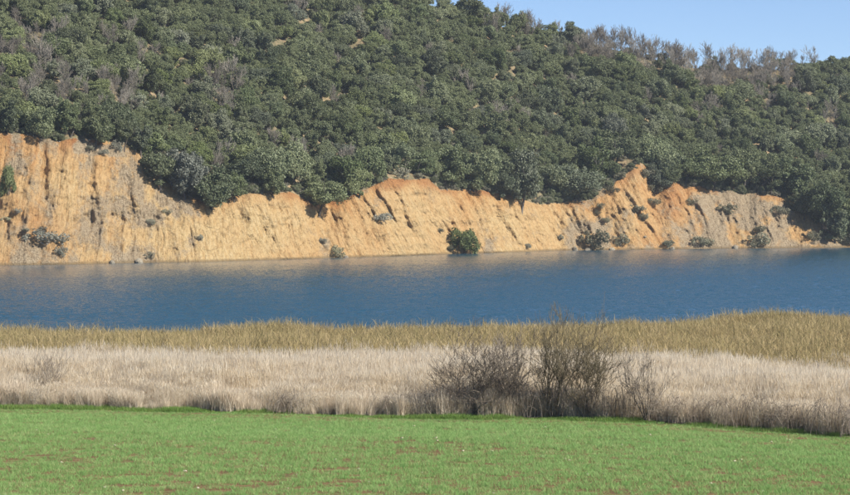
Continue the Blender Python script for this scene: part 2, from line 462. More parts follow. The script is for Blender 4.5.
gu = np.clip(gu * .85 + 0.5 * fbm(UU * 0.06, TT * 4, 62, 4), 0, 1)
ru = np.clip(sstep(.84, .97, TT + 0.12 * fbm(UU * 0.08, TT * 2, 63, 3)) * np.clip(.45 + .9 * fbm(UU * .035, TT * 2, 66, 3), .05, .85) + 0.55 * smoothbump(UU, 672, 16) * sstep(.1, .6, TT) + 0.4 * smoothbump(UU, 35, 35) * (1 - sstep(.2, .7, TT)), 0, 1)
add_attr(cme, "mask", np.stack([pu.ravel(), gu.ravel(), ru.ravel()], -1))
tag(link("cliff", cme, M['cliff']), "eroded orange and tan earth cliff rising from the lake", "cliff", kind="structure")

wt = np.concatenate([np.linspace(0, 0.12, 10), np.linspace(0.14, 1, 60), np.array([1.05, 1.15, 1.4, 2.0])])
HU, HW = np.meshgrid(uc[::2], wt)
hty = topY(HU); hry = np.interp(HU, _us, _rY)
HY = hty + (hry - hty) * HW
HX = (HU - CX) / F * HY
HZ = hill_z(HX, HY)
HY2 = HY.copy(); HY2[0] = cY[-1][::2]; HZ[0] = cZ[-1][::2]
hme = grid_mesh("hillside", np.stack([(HU - CX) / F * HY2, HY2, HZ], -1))
tag(link("hillside", hme, M['hill']), "wooded hillside above the cliff", "hill", kind="structure")

def far_hit(u, v):
    """first point of cliff or hill seen at photo pixel (u, v)"""
    t = np.linspace(0, 1, 160); ua = np.full_like(t, u)
    X, Y, Z = cliff_pos(ua, t)
    w = np.linspace(0.004, 1, 240); ty = topY(ua[:1])[0]; ry = np.interp(u, _us, _rY)
    Yh = ty + (ry - ty) * w; Xh = (u - CX) / F * Yh; Zh = hill_z(Xh, Yh)
    X = np.concatenate([X, Xh]); Y = np.concatenate([Y, Yh]); Z = np.concatenate([Z, Zh])
    vv = proj(X, Y, Z)[1]
    i = np.argmax(vv <= v) if (vv <= v).any() else len(vv) - 1
    return float(X[i]), float(Y[i]), float(Z[i])

def near_hit(u, v):
    Y = np.linspace(55, 170, 2400); X = (u - CX) / F * Y
    vv = proj(X, Y, near_z(X, Y))[1]
    i = np.argmax(vv <= v)
    return float(X[i]), float(Y[i]), float(near_z(X[i], Y[i]))

# ------------------------------------------------------------------ plant meshes
def quads_from(C, A, B):
    """rhombus leaves: centre C, half axes A (long) and B (short)"""
    V = np.stack([C - A, C + B, C + A, C - B], 1).reshape(-1, 3)
    return V, np.arange(len(C) * 4).reshape(-1, 4)

def rand_unit(n, r):
    v = r.normal(size=(n, 3)); return v / np.linalg.norm(v, axis=1, keepdims=True)

def crown_mesh(name, seed, lobes, leaves, lsize, mat, flat=0.8, zc=0.85, lo=-0.55, rl=(0.17, 0.42)):
    """crown of radius about 1 around height zc"""
    r = np.random.default_rng(seed)
    cs = []; rs = []
    for k in range(lobes):
        d = rand_unit(1, r)[0]; d[2] = lo + (1 - lo) * r.random() if r.random() < .8 else d[2]
        rad = r.uniform(*rl); dist = r.uniform(0.25, 0.88) if k else 0
        c = d / max(1e-6, np.linalg.norm(d)) * dist
        c[2] *= flat
        cs.append(c); rs.append(rad)
    cs = np.array(cs); rs = np.array(rs)
    wts = rs ** 2 / (rs ** 2).sum()
    n = int(leaves * 1.9)
    k = r.choice(lobes, n, p=wts)
    d = rand_unit(n, r)
    rad = rs[k] * (1 + r.normal(0, 0.15, n)) * (0.82 + 0.36 * vn(d[:, 0] * 2.2 + k * 7, d[:, 1] * 2.2 + d[:, 2] * 3, seed))
    st_ = r.uniform(.7, 1.3, (lobes, 3)) * np.array([1, 1, 0.88])
    P = cs[k] + d * rad[:, None] * st_[k]
    dist = np.linalg.norm(P[:, None, :] - cs[None], axis=2) / rs[None]
    dist[np.arange(n), k] = 9
    keep = (dist.min(1) > 0.72) & (P[:, 2] > -0.75)
    P = P[keep][:leaves]; d = d[keep][:leaves]
    n = len(P)
    nr = d * 0.55 + rand_unit(n, r) * 0.8 + np.array([0, 0, 0.2]); nr /= np.linalg.norm(nr, axis=1, keepdims=True)
    a = np.cross(nr, rand_unit(n, r)); a /= np.linalg.norm(a, axis=1, keepdims=True)
    b = np.cross(nr, a)
    sz = lsize * r.uniform(0.6, 1.4, n)[:, None]
    V, f = quads_from(P + np.array([0, 0, zc]), a * sz, b * sz * 0.62)
    me = mesh_np(name, V, f, 4, False)
    me.materials.append(mat)
    return me

def tubes(segs, sides=4):
    """segs: list of (p0, p1, r0, r1) -> verts, faces"""
    if not len(segs): return np.zeros((0, 3)), np.zeros((0, 4), int)
    p0 = np.array([s[0] for s in segs]); p1 = np.array([s[1] for s in segs])
    r0 = np.array([s[2] for s in segs]); r1 = np.array([s[3] for s in segs])
    d = p1 - p0; d /= np.maximum(np.linalg.norm(d, axis=1, keepdims=True), 1e-9)
    ref = np.where(np.abs(d[:, 2:3]) > 0.9, np.array([[1., 0, 0]]), np.array([[0, 0, 1.]]))
    a = np.cross(d, ref); a /= np.linalg.norm(a, axis=1, keepdims=True); b = np.cross(d, a)
    ang = np.arange(sides) * 2 * math.pi / sides
    ring = np.cos(ang)[None, :, None] * a[:, None] + np.sin(ang)[None, :, None] * b[:, None]
    V = np.concatenate([p0[:, None] + ring * r0[:, None, None], p1[:, None] + ring * r1[:, None, None]], 1)
    n = len(segs); base = (np.arange(n) * 2 * sides)[:, None, None]
    i = np.arange(sides); j = (i + 1) % sides
    f = np.stack([i, j, j + sides, i + sides], -1)[None] + base
    return V.reshape(-1, 3), f.reshape(-1, 4)

def grow(r, p, d, L, rad, depth, out, nseg=4, wob=0.18, up=0.08, ang=(0.35, 0.75), kids=(2, 4), ratio=0.62, rr=0.6, lat=0.5, minr=0.004):
    """one branch with side branches; appends (p0,p1,r0,r1,depth)"""
    p = np.array(p, float); d = np.array(d, float)
    pts = []
    for s in range(nseg):
        d = d + r.normal(0, wob, 3) + np.array([0, 0, up]); d /= np.linalg.norm(d)
        q = p + d * L / nseg
        ra = rad * (1 - 0.62 * s / nseg); rb = rad * (1 - 0.62 * (s + 1) / nseg)
        out.append((p, q, max(ra, minr), max(rb, minr), depth)); pts.append((q, d.copy(), rb, (s + 1) / nseg)); p = q
    if depth == 0: return
    n = r.integers(kids[0], kids[1] + 1)
    for k in range(n):
        i = nseg - 1 if k == 0 else int(r.integers(int(nseg * lat * 0.6), nseg))
        q, dd, rb, fr = pts[i]
        x = np.cross(dd, rand_unit(1, r)[0]); x /= np.linalg.norm(x)
        a = r.uniform(*ang) * (0.5 if k == 0 else 1)
        nd = dd * math.cos(a) + x * math.sin(a)
        grow(r, q, nd, L * ratio * r.uniform(0.75, 1.2), rb * rr if k else rb * 0.9, depth - 1, out, nseg, wob, up, ang, kids, ratio, rr, lat, minr)

def two_meshes(name, segs, cut, mat, s0=5, s1=3):
    """thick wood and thin twigs as two meshes"""
    A = [s[:4] for s in segs if s[4] >= cut]; B = [s[:4] for s in segs if s[4] < cut]
    out = []
    for nm, S, sd in (("trunk", A, s0), ("twigs", B, s1)):
        V, f = tubes(S, sd); me = mesh_np(name + "_" + nm, V, f, 4, True); me.materials.append(mat); out.append(me)
    return out

# evergreen oak kit: crowns and trunks that copies share
NC = 10
oak_crowns = [crown_mesh("oak_crown", 100 + i, 24 + i % 4 * 6, 15000, 0.039, M['oak'], flat=0.72 + 0.05 * (i % 3)) for i in range(7)] + [crown_mesh("loose_oak_crown", 120 + i, 36, 9500, 0.040, M['oak'], flat=1.05, zc=1.0, lo=-.7, rl=(.13, .30)) for i in range(NC - 7)]
shrub_crowns = [crown_mesh("shrub_crown", 200 + i, 18, 1500, 0.055, M['shrub'], flat=0.6, zc=0.34, lo=-0.3, rl=(.14, .34)) for i in range(4)]
bush_crowns = [crown_mesh("bush_crown", 220 + i, 17, 5500, 0.05, M['oak'], flat=0.8, zc=0.62, lo=-0.7, rl=(.22, .42)) for i in range(3)]

def oak_trunk(seed):
    r = np.random.default_rng(seed); S = []
    d = np.array([r.normal(0, .12), r.normal(0, .12), 1.])
    grow(r, (0, 0, -0.45), d, 0.95, 0.075, 2, S, nseg=4, wob=0.12, up=0.05, ang=(.45, .9), kids=(3, 4), ratio=0.62, rr=.62, lat=.5, minr=0.008)
    V, f = tubes([s[:4] for s in S], 5)
    me = mesh_np("oak_trunk", V, f, 4, True); me.materials.append(M['bark']); return me
oak_trunks = [oak_trunk(300 + i) for i in range(5)]

def stems(seed, n=7):
    r = np.random.default_rng(seed); S = []
    for k in range(n):
        a = r.uniform(0, 6.28); d = np.array([math.cos(a) * .8, math.sin(a) * .8, 1.0])
        grow(r, (0, 0, -0.12), d, 0.55, 0.02, 1, S, nseg=3, wob=.2, kids=(2, 3), minr=.005)
    V, f = tubes([s[:4] for s in S], 3)
    me = mesh_np("shrub_stems", V, f, 4, True); me.materials.append(M['stem_grey']); return me
shrub_stems = [stems(330 + i) for i in range(3)]

def bare_tree_meshes(seed, dens=1):
    r = np.random.default_rng(seed); S = []
    for k in range(r.integers(1, 4)):
        d = np.array([r.normal(0, .22), r.normal(0, .22), 1.])
        grow(r, (r.normal(0, .05), r.normal(0, .05), -0.15), d, 0.95, 0.03, 4, S, nseg=4, wob=.13, up=.12, ang=(.3, .75), kids=(3, 5), ratio=.64, rr=.6, lat=.4, minr=.0065)
    return two_meshes("bare_tree", S, 3, M['bare'], 4, 3)
bare_kit = [bare_tree_meshes(400 + i) for i in range(6)]

def put(name, meshes, loc, scale, rotz, color=(0.3, 1, 1, 1), zoff=0.0):
    """an Empty at the plant's base with its parts: list of (part name, mesh)"""
    e = bpy.data.objects.new(name, None); sc.collection.objects.link(e)
    e.empty_display_size = 0.2
    e.location = loc; e.scale = scale; e.rotation_euler = (0, 0, rotz)
    for nm, me, dz in meshes:
        o = bpy.data.objects.new(nm, me); sc.collection.objects.link(o); o.parent = e; o.color = color
        o.location = (0, 0, dz)
    return e

# ------------------------------------------------------------------ trees: choose the spots
trees = []      # dict(x,y,z,R,col,edge,label)
def col_for(r, olive=0.0, grey=0.0):
    return (float(np.clip(r.normal(0.28 + olive, 0.11), 0.05, .85)), float(np.clip(r.normal(0.92, 0.17), 0.55, 1.35)), float(np.clip(r.normal(0.92 - grey, .12), 0.35, 1.15)), 1)

# trees along the cliff edge, read from the photograph: column, row of crown centre, crown width, extra grey, label
EDGE = [
    (-18, 118, 40, 0, None), (9, 120, 32, 0, "evergreen oak at the left end of the cliff top"),
    (38, 124, 36, 0, "evergreen oak above the left, tallest part of the orange cliff"), (68, 121, 34, 0, None), (97, 127, 36, 0, "evergreen oak just behind the grey ledge on the cliff top"),
    (124, 130, 32, 0, None), (140, 141, 30, 0, "evergreen oak where the cliff top starts to drop, right of the grey ledge"),
    (160, 167, 42, .1, "evergreen oak hanging over the drop of the cliff edge right of the ledge"), (184, 176, 46, .25, "greyish evergreen oak low over the cliff, left of the pale bank"),
    (210, 185, 50, .1, "broad evergreen oak right above the pale yellow bank"), (240, 166, 42, 0, None), (268, 168, 42, 0, None), (292, 166, 40, 0, None),
    (318, 188, 48, 0, "evergreen oak hanging lowest over the middle of the cliff"), (346, 174, 40, 0, None), (368, 165, 36, 0, "evergreen oak left of the bare red rim of the cliff"),
    (398, 158, 32, .2, None), (420, 160, 34, 0, None), (448, 170, 42, 0, "evergreen oak right of the bare red rim of the cliff"), (478, 174, 40, 0, None),
    (521, 181, 50, .3, "large grey-green round tree drooping over the cliff edge"), (500, 170, 34, .1, None), (548, 178, 36, 0, None), (574, 178, 46, 0, "dark evergreen oak left of the orange gully"),
    (594, 166, 40, 0, None), (614, 148, 36, 0, None), (654, 152, 34, 0, None), (661, 170, 26, .1, None), (668, 172, 28, 0, None), (233, 186, 30, 0, None), (272, 184, 30, 0, None), (358, 184, 28, 0, None), (500, 186, 28, 0, None), (657, 180, 26, .25, "small grey-green tree in the hollow of the orange gully"),
    (664, 156, 34, 0, None), (684, 163, 40, 0, "evergreen oak on the rim right of the orange gully"), (712, 168, 44, 0, None), (742, 172, 40, 0, None), (770, 174, 40, 0, None),
    (796, 182, 44, 0, None), (806, 202, 36, 0, None), (824, 205, 44, 0, "evergreen oak low on the bank near the right end of the cliff"), (836, 224, 38, 0, None), (850, 212, 56, 0, "big dark evergreen oak reaching the water at the right"), (880, 200, 50, 0, None), (920, 195, 50, 0, None)]
for (u, v, w, gr, lab) in EDGE:
    u = u + 0.0
    x, y, z = far_hit(u, v + 0.50 * w)
    R = w / 2 / F * y * 1.08
    trees.append(dict(x=x, y=y, z=z, R=R, col=col_for(rng, 0, gr), edge=True, label=lab))

CLEAR = [(364, 36, 8, 10), (356, 56, 9, 9), (280, 47, 15, 6), (147, 55, 6, 5), (636, 157, 13, 9), (103, 148, 26, 7), (482, 70, 8, 5), (408, 176, 20, 6), (598, 92, 6, 4), (210, 44, 6, 4)]
BAREZ = [(30, 45, 46, 20, .55), (90, 88, 50, 26, .6), (15, 85, 28, 28, .5), (225, 95, 20, 22, .6), (770, 105, 70, 30, .25), (120, 30, 30, 20, .2)]
OLIVE = [(60, 70, 80, 60, .14), (20, 25, 60, 40, .1), (200, 80, 30, 60, .14), (700, 110, 60, 30, .08), (330, 60, 80, 60, .04), (210, 65, 25, 15, .2), (455, 30, 25, 30, .15)]
def inz(zs, u, v, k=None):
    s = 0
    for z in zs:
        if ((u - z[0]) / z[2]) ** 2 + ((v - z[1]) / z[3]) ** 2 < 1: s = max(s, z[4] if len(z) > 4 else 1)
    return s

bares = []
PA = np.zeros((6000, 3)); PN = len(trees); PA[:PN] = [(t['x'], t['y'], t['R']) for t in trees]
NCAND = 30000
cu = rng.uniform(-70, 925, NCAND); cty = topY(cu); cry = np.interp(cu, _us, _rY)
cy = cty + 1.2 + rng.random(NCAND) * (cry + 7 - cty - 1.2); cx = (cu - CX) / F * cy
cz = hill_z(cx, cy); cvv = proj(cx, cy, cz + 2.0)[1]; cv0 = proj(cx, cy, cz)[1]
cR = rng.choice([1.3, 1.7, 2.1, 2.6, 3.1], NCAND, p=[.18, .28, .28, .17, .09]) * rng.uniform(.9, 1.1, NCAND)
cR[:900] = np.maximum(cR[:900], 2.2)
for i in range(NCAND):
    x, y, z, R, uu, vv = cx[i], cy[i], cz[i], cR[i], cu[i], cvv[i]
    if vv < -45: continue
    if (((PA[:PN, 0] - x) ** 2 + (PA[:PN, 1] - y) ** 2) < (0.57 * (PA[:PN, 2] + R)) ** 2).any(): continue
    if inz(CLEAR, uu, cv0[i]) or inz(CLEAR, uu, vv + 6): continue
    dr = cry[i] - y
    pb = max(.045, inz(BAREZ, uu, vv))
    if 560 < uu < 815 and dr < 12: pb = max(pb, 0.97 if 575 < uu < 800 else 0.6)
    elif 480 < uu <= 560 and dr < 5: pb = max(pb, 0.45)
    elif uu > 815 and dr < 10: pb = max(pb, 0.12)
    if rng.random() < pb:
        R = R * (.27 if dr < 12 and uu > 480 else .75)
        bares.append(dict(x=x, y=y, z=z, R=R * (3.3 if dr < 12 and uu > 480 else 1.2), ridge=dr < 12 and uu > 480))
    else:
        trees.append(dict(x=x, y=y, z=z, R=R, col=col_for(rng, inz(OLIVE, uu, vv), 0.18 * (rng.random() < .25)), edge=False, label=None))
    PA[PN] = (x, y, R); PN += 1

# how much of each tree shows in the photograph: paint discs far to near
buf = np.full((560, 1000), -1, int)
allp = sorted([(t['y'], 0, i) for i, t in enumerate(trees)] + [(t['y'], 1, i) for i, t in enumerate(bares)], reverse=True)
gy, gx = np.mgrid[0:560, 0:1000]
for (_, kd, i) in allp:
    t = (trees if kd == 0 else bares)[i]
    a, b = proj(t['x'], t['y'], t['z'] + 0.9 * t['R']); rp = t['R'] / t['y'] * F
    if b < -40: continue
    x0, x1, y0, y1 = int(max(0, a - rp)), int(min(850, a + rp + 1)), int(max(0, b - rp * .85)), int(min(495, b + rp * .85 + 1))
    if x1 <= x0 or y1 <= y0: continue
    sub = ((gx[y0:y1, x0:x1] - a) / rp) ** 2 + ((gy[y0:y1, x0:x1] - b) / (rp * .85)) ** 2 < 1
    buf[y0:y1, x0:x1][sub] = i + kd * 100000
ids, cnt = np.unique(buf, return_counts=True)
vis = dict(zip(ids.tolist(), cnt.tolist()))
for i, t in enumerate(trees): t['vis'] = vis.get(i, 0)
for i, t in enumerate(bares): t['vis'] = vis.get(i + 100000, 0)
order = sorted(range(len(trees)), key=lambda i: -(trees[i]['vis'] + (1e6 if trees[i]['edge'] and trees[i]['vis'] else 0)))
single = set(i for i in order[:296] if trees[i]['vis'] > 0)
print("oaks", len(trees), "seen", sum(t['vis'] > 0 for t in trees), "single", len(single), "bare", len(bares), "seen", sum(t['vis'] > 0 for t in bares))

def zone(u, v):
    col = ["above the tall left cliff", "above the grey ledge of the cliff", "above the pale yellow bank", "above the lowest hanging oak", "above the bare red cliff rim",
           "above the round waterline bush", "above the drooping grey-green tree", "left above the orange gully", "right above the orange gully", "above the scrubby right bank", "above the right end of the bank"][
        int(np.searchsorted([65, 145, 270, 355, 435, 495, 565, 640, 710, 790], u))]
    top = float(np.interp(u, TU, TV)); rid = max(0.0, float(np.interp(u, RU, RV)) - 20)
    f = (top - v) / max(1.0, top - rid)
    return col, ("low on the slope" if f < .36 else "halfway up the slope" if f < .68 else "high on the slope")
def lab_oak(t):
    if t['label']: return t['label'], "evergreen oaks on the cliff edge"
    u, v = proj(t['x'], t['y'], t['z'] + t['R'])
    c, h = zone(u, v)
    if t['edge']: return "evergreen oak in the row on the cliff edge, " + c, "evergreen oaks in a row on the cliff edge"
    kind = "yellowish olive-green oak" if t['col'][0] > .45 else ("large" if t['R'] > 2.35 else "small" if t['R'] < 1.65 else "middle-sized") + " evergreen oak"
    return kind + " " + h + ", " + c, "evergreen oaks on the hillside"

rest = []
for i, t in enumerate(trees):
    R = t['R']; rz = float(rng.uniform(0, 6.28)); hz = float(rng.uniform(.8, 1.25)); sx_ = float(rng.uniform(.84, 1.18))
    ci = int(rng.integers(NC)); ti = int(rng.integers(5))
    if i in single:
        e = put("oak_tree", [("trunk", oak_trunks[ti], 0), ("crown", oak_crowns[ci], 0)], (t['x'], t['y'], t['z']), (R * sx_, R / sx_, R * hz), rz, t['col'])
        l, g = lab_oak(t); tag(e, l, "tree", g)
    else:
        rest.append((t['x'], t['y'], t['z'], R, rz, ci))

# ------------------------------------------------------------------ geometry-node scatter (for what nobody could count)
def scatter(name, P, rot, scl, var, meshes, label, cat):
    """one object: points carrying rotation, size and variant; meshes instanced on them"""
    me = bpy.data.meshes.new(name)
    P = np.asarray(P, np.float32)
    me.vertices.add(len(P)); me.vertices.foreach_set("co", P.ravel())
    a = me.attributes.new("rot", 'FLOAT_VECTOR', 'POINT'); a.data.foreach_set("vector", np.asarray(rot, np.float32).ravel())
    a = me.attributes.new("scl", 'FLOAT_VECTOR', 'POINT'); a.data.foreach_set("vector", np.asarray(scl, np.float32).ravel())
    a = me.attributes.new("variant", 'INT', 'POINT'); a.data.foreach_set("value", np.asarray(var, np.int32).ravel())
    o = bpy.data.objects.new(name, me); sc.collection.objects.link(o)
    ng = bpy.data.node_groups.new(name + "_scatter", 'GeometryNodeTree')
    ng.interface.new_socket("Geometry", in_out='INPUT', socket_type='NodeSocketGeometry')
    ng.interface.new_socket("Geometry", in_out='OUTPUT', socket_type='NodeSocketGeometry')
    N = ng.nodes; L = ng.links
    gi = N.new("NodeGroupInput"); go = N.new("NodeGroupOutput")
    ip = N.new("GeometryNodeInstanceOnPoints")
    jn = N.new("GeometryNodeJoinGeometry")
    for m_ in meshes:
        src = bpy.data.objects.new(m_.name + "_source", m_)      # never linked to the scene
        oi = N.new("GeometryNodeObjectInfo"); oi.inputs["Object"].default_value = src
        oi.inputs["As Instance"].default_value = True
        L.new(oi.outputs["Geometry"], jn.inputs[0])
    def at(nm, typ):
        n = N.new("GeometryNodeInputNamedAttribute"); n.data_type = typ; n.inputs["Name"].default_value = nm; return n.outputs["Attribute"]
    L.new(gi.outputs[0], ip.inputs["Points"]); L.new(jn.outputs[0], ip.inputs["Instance"])
    ip.inputs["Pick Instance"].default_value = True
    L.new(at("variant", 'INT'), ip.inputs["Instance Index"])
    L.new(at("rot", 'FLOAT_VECTOR'), ip.inputs["Rotation"]); L.new(at("scl", 'FLOAT_VECTOR'), ip.inputs["Scale"])
    L.new(ip.outputs[0], go.inputs[0])
    md = o.modifiers.new("scatter", 'NODES'); md.node_group = ng
    tag(o, label, cat, kind="stuff")
    return o

if rest:
    A = np.array(rest)
    o = scatter("oak_wood", A[:, :3], np.stack([A[:, 3] * 0, A[:, 3] * 0, A[:, 4]], -1), np.stack([A[:, 3]] * 3, -1), A[:, 5], oak_crowns,
                "rest of the evergreen oak wood, mostly hidden between the nearer hillside crowns", "wood")
    o.color = (0.32, 0.9, 0.92, 1)

nU = 2600
uu_ = rng.uniform(-70, 925, nU); ty_ = topY(uu_); ry_ = np.interp(uu_, _us, _rY); yy_ = ty_ + .6 + (ry_ + 3 - ty_) * rng.random(nU) ** 1.1
xx_ = (uu_ - CX) / F * yy_; zz_ = hill_z(xx_, yy_); vv_ = proj(xx_, yy_, zz_)[1]
kk_ = np.array([vv_[i] > -30 and not inz(CLEAR, uu_[i], vv_[i]) for i in range(nU)])
xx_, yy_, zz_ = xx_[kk_], yy_[kk_], zz_[kk_]; nU = len(xx_); rr_ = rng.uniform(.6, 1.5, nU)
ne = 1500     # thicket right along the cliff edge
ue = rng.uniform(-70, 925, ne); ue = ue[~((ue > 385) & (ue < 432)) & ~((ue > 66) & (ue < 122))]; ye = topY(ue) + .15 + np.abs(rng.normal(0, 1.6, len(ue))); xe = (ue - CX) / F * ye
xx_ = np.concatenate([xx_, xe]); yy_ = np.concatenate([yy_, ye]); zz_ = np.concatenate([zz_, hill_z(xe, ye)]); nU = len(xx_); rr_ = np.concatenate([rr_, rng.uniform(.35, 1.1, len(ue))])
o = scatter("undergrowth", np.stack([xx_, yy_, zz_ - .1], -1), np.stack([0 * xx_, 0 * xx_, rng.uniform(0, 6.28, nU)], -1), np.stack([rr_, rr_, rr_ * .9], -1), rng.integers(0, 7, nU), bush_crowns + shrub_crowns,
            "low mixed undergrowth covering the hillside between the oaks", "undergrowth")
o.color = (0.38, .8, .8, 1)

for t in bares:
    if t['vis'] == 0: continue
    k = int(rng.integers(len(bare_kit))); R = t['R'] * (1.15 if t['ridge'] else 1.05) * float(rng.uniform(.85, 1.2))
    e = put("bare_tree", [("trunk", bare_kit[k][0], 0), ("twigs", bare_kit[k][1], 0)], (t['x'], t['y'], t['z']), (R, R, R), float(rng.uniform(0, 6.28)))
    c_, h_ = zone(*proj(t["x"], t["y"], t["z"] + t["R"]))
    if t['ridge']: tag(e, "leafless grey-brown tree on the ridge, " + c_, "tree", "leafless trees along the ridge")
    else: tag(e, "leafless grey tree " + h_ + ", " + c_, "tree", "leafless trees among the hillside oaks")

# ------------------------------------------------------------------ plants and rocks on the cliff and at the waterline
x, y, z = far_hit(464, 253.2)
e = put("round_bush", [("stems", shrub_stems[0], 0), ("crown", bush_crowns[2], -.1)], (x, y - .4, max(z, 0.02)), (2.8, 2.6, 3.6), 1.2, (0.16, .72, 1.15, 1))
tag(e, "round dark green bush standing at the waterline under the cliff", "bush")
x, y, z = far_hit(450, 251)
e = put("low_shrub", [("stems", shrub_stems[1], 0), ("crown", shrub_crowns[1], 0)], (x, y, z), (1.5, 1.3, 1.2), 2.4, (0.1, .8, 1, 1))
tag(e, "low dull shrub against the left side of the round waterline bush", "shrub")
x, y, z = far_hit(9, 195)
e = put("small_evergreen", [("stems", shrub_stems[1], 0), ("crown", bush_crowns[1], 0)], (x, y, z), (1.45, 1.4, 2.9), 1.4, (0.40, .95, 1.05, 1))
tag(e, "small upright green tree on the open cliff face at the far left", "tree")

SHR = [(611, 192, 14, None), (621, 179, 14, None), (630, 171, 10, None), (645, 177, 16, None), (654, 192, 20, None), (666, 188, 12, None), (46, 244, 34, "largest grey shrub, on the lower left cliff face"), (60, 255, 14, "grey shrub right below the largest grey shrub"), (40, 232, 14, "grey shrub just above the largest grey shrub"), (26, 232, 10, "small grey shrub left of the largest grey shrub"),
       (8, 222, 12, "grey shrub below the small upright green tree"), (18, 214, 8, None), (338, 256.5, 16, "grey-green shrub at the waterline below the lowest hanging oak"), (322, 243, 9, None), (383, 221, 14, "grey shrub alone on the open middle cliff face"),
       (595, 247, 26, "wide grey-green shrub at the foot of the cliff, left of the orange gully"), (620, 245, 20, "grey-green shrub at the foot of the orange gully"), (636, 213, 18, "grey-green shrub inside the orange gully"), (605, 222, 10, None), (600, 208, 9, "small green shrub high beside the orange gully"), (597, 215, 8, None),
       (668, 247, 14, "small shrub at the waterline right of the orange gully"), (703, 246.5, 22, "grey shrub at the waterline under the scrubby bank"), (726, 212, 16, "dark shrub high on the scrubby bank"), (758, 246, 26, "green shrub in the middle of the scrubby bank"), (760, 232, 18, "upper green shrub in the middle of the scrubby bank"),
       (780, 215, 16, None), (690, 205, 14, None), (815, 240, 18, "shrub at the waterline near the right end of the bank"), (846, 245, 26, "dark shrub at the waterline on the right edge"),
       (150, 225, 12, None), (168, 214, 12, None), (118, 150, 14, "low shrub on the grey ledge of the cliff top"), (90, 150, 12, None), (104, 155, 10, None), (200, 240, 8, None), (150, 258, 10, None), (440, 232, 8, None), (527, 248, 9, None), (560, 240, 9, None),
       (402, 178, 16, None), (418, 178, 14, None), (652, 205, 14, None), (645, 220, 10, None)]
for k, (u, v, w, lab) in enumerate(SHR):
    x, y, z = far_hit(u, v)
    R = w / 2 / F * y * 1.15
    green = lab and "green" in lab
    c = (0.25 if green else 0.12, float(rng.uniform(.95, 1.4)), 1.15 if green else float(rng.uniform(.6, .9)), 1)
    if u > 560: c = (c[0], c[1] * .68, 1.0, 1)
    e = put("cliff_shrub", [("stems", shrub_stems[k % 3], 0), ("crown", shrub_crowns[k % 4], 0)], (x, y - .15, z), (R * float(rng.uniform(.95, 1.4)), R, R * float(rng.uniform(.7, 1.25))), float(rng.uniform(0, 6)), c)
    if lab: tag(e, lab, "shrub", "shrubs on the cliff")
    else: tag(e, "small dull shrub growing on the bare cliff earth", "shrub", "small shrubs on the cliff")

def rock_mesh(seed):
    NN = [Vector(rand_unit(1, np.random.default_rng(seed * 10 + k))[0]) for k in range(5)]
    r = np.random.default_rng(seed)
    import bmesh
    bm = bmesh.new(); bmesh.ops.create_icosphere(bm, subdivisions=2, radius=1)
    for v in bm.verts:
        c = v.co
        v.co = c * (1 + 0.32 * float(fbm(np.array([c.x * 1.3 + seed]), np.array([c.y * 1.3 + c.z * 1.7]), seed, 3)[0]))
        for k in range(5):
            n = NN[k]; dd = v.co.dot(n) - 0.72
            if dd > 0: v.co -= n * dd * .9
    me = bpy.data.meshes.new("rock"); bm.to_mesh(me); bm.free(); me.materials.append(M['rock']); return me
rocks = [rock_mesh(i + 1) for i in range(5)]
RK = [(139, 262, 9, "tallest grey boulder at the waterline under the left cliff"), (112, 263, 7, None), (346, 257.5, 6, None), (575, 250, 7, None), (588, 250, 8, None), (612, 249.6, 8, None), (645, 237, 3.4, "small pale stone low in the orange gully"),
      (672, 249, 7, None), (735, 248.4, 7, None)]
for k, (u, v, w, lab) in enumerate(RK):
    x, y, z = far_hit(u, v); R = w / 2 / F * y
    o = link("boulder", rocks[k % 5]); o.location = (x, y - .2, max(z, 0) - R * .1); o.scale = (R, R * .9, R * float(rng.uniform(.7, 1.3))); o.rotation_euler = (0, 0, float(rng.uniform(0, 6)))
    tag(o, lab or "grey boulder at the waterline under the cliff", "rock", "boulders at the foot of the cliff")

# ------------------------------------------------------------------ reeds
def strips(base, tip, bend, width, nseg, r, taper=0.25):
    """ribbon stalks from base to tip with sideways bend; returns verts, quads"""
    n = len(base); t = np.linspace(0, 1, nseg + 1)
    d = tip - base
    side = rand_unit(n, r); side[:, 2] = 0; side /= np.linalg.norm(side, axis=1, keepdims=True)
    P = base[:, None] + d[:, None] * t[None, :, None] + bend[:, None] * (t ** 2 - t)[None, :, None] * -1
    w = width[:, None] * (1 - (1 - taper) * t)[None]
    V = np.stack([P - side[:, None] * w[..., None] / 2, P + side[:, None] * w[..., None] / 2], 2)    # n, nseg+1, 2, 3
    b = (np.arange(n) * (nseg + 1) * 2)[:, None]
    i = np.arange(nseg)[None] * 2 + b
    f = np.stack([i, i + 1, i + 3, i + 2], -1).reshape(-1, 4)
    return V.reshape(-1, 3), f

def merge(parts):
    Vs, Fs, o = [], [], 0
    for V, f in parts:
        Vs.append(V); Fs.append(f + o); o += len(V)
    return np.concatenate(Vs), np.concatenate(Fs)

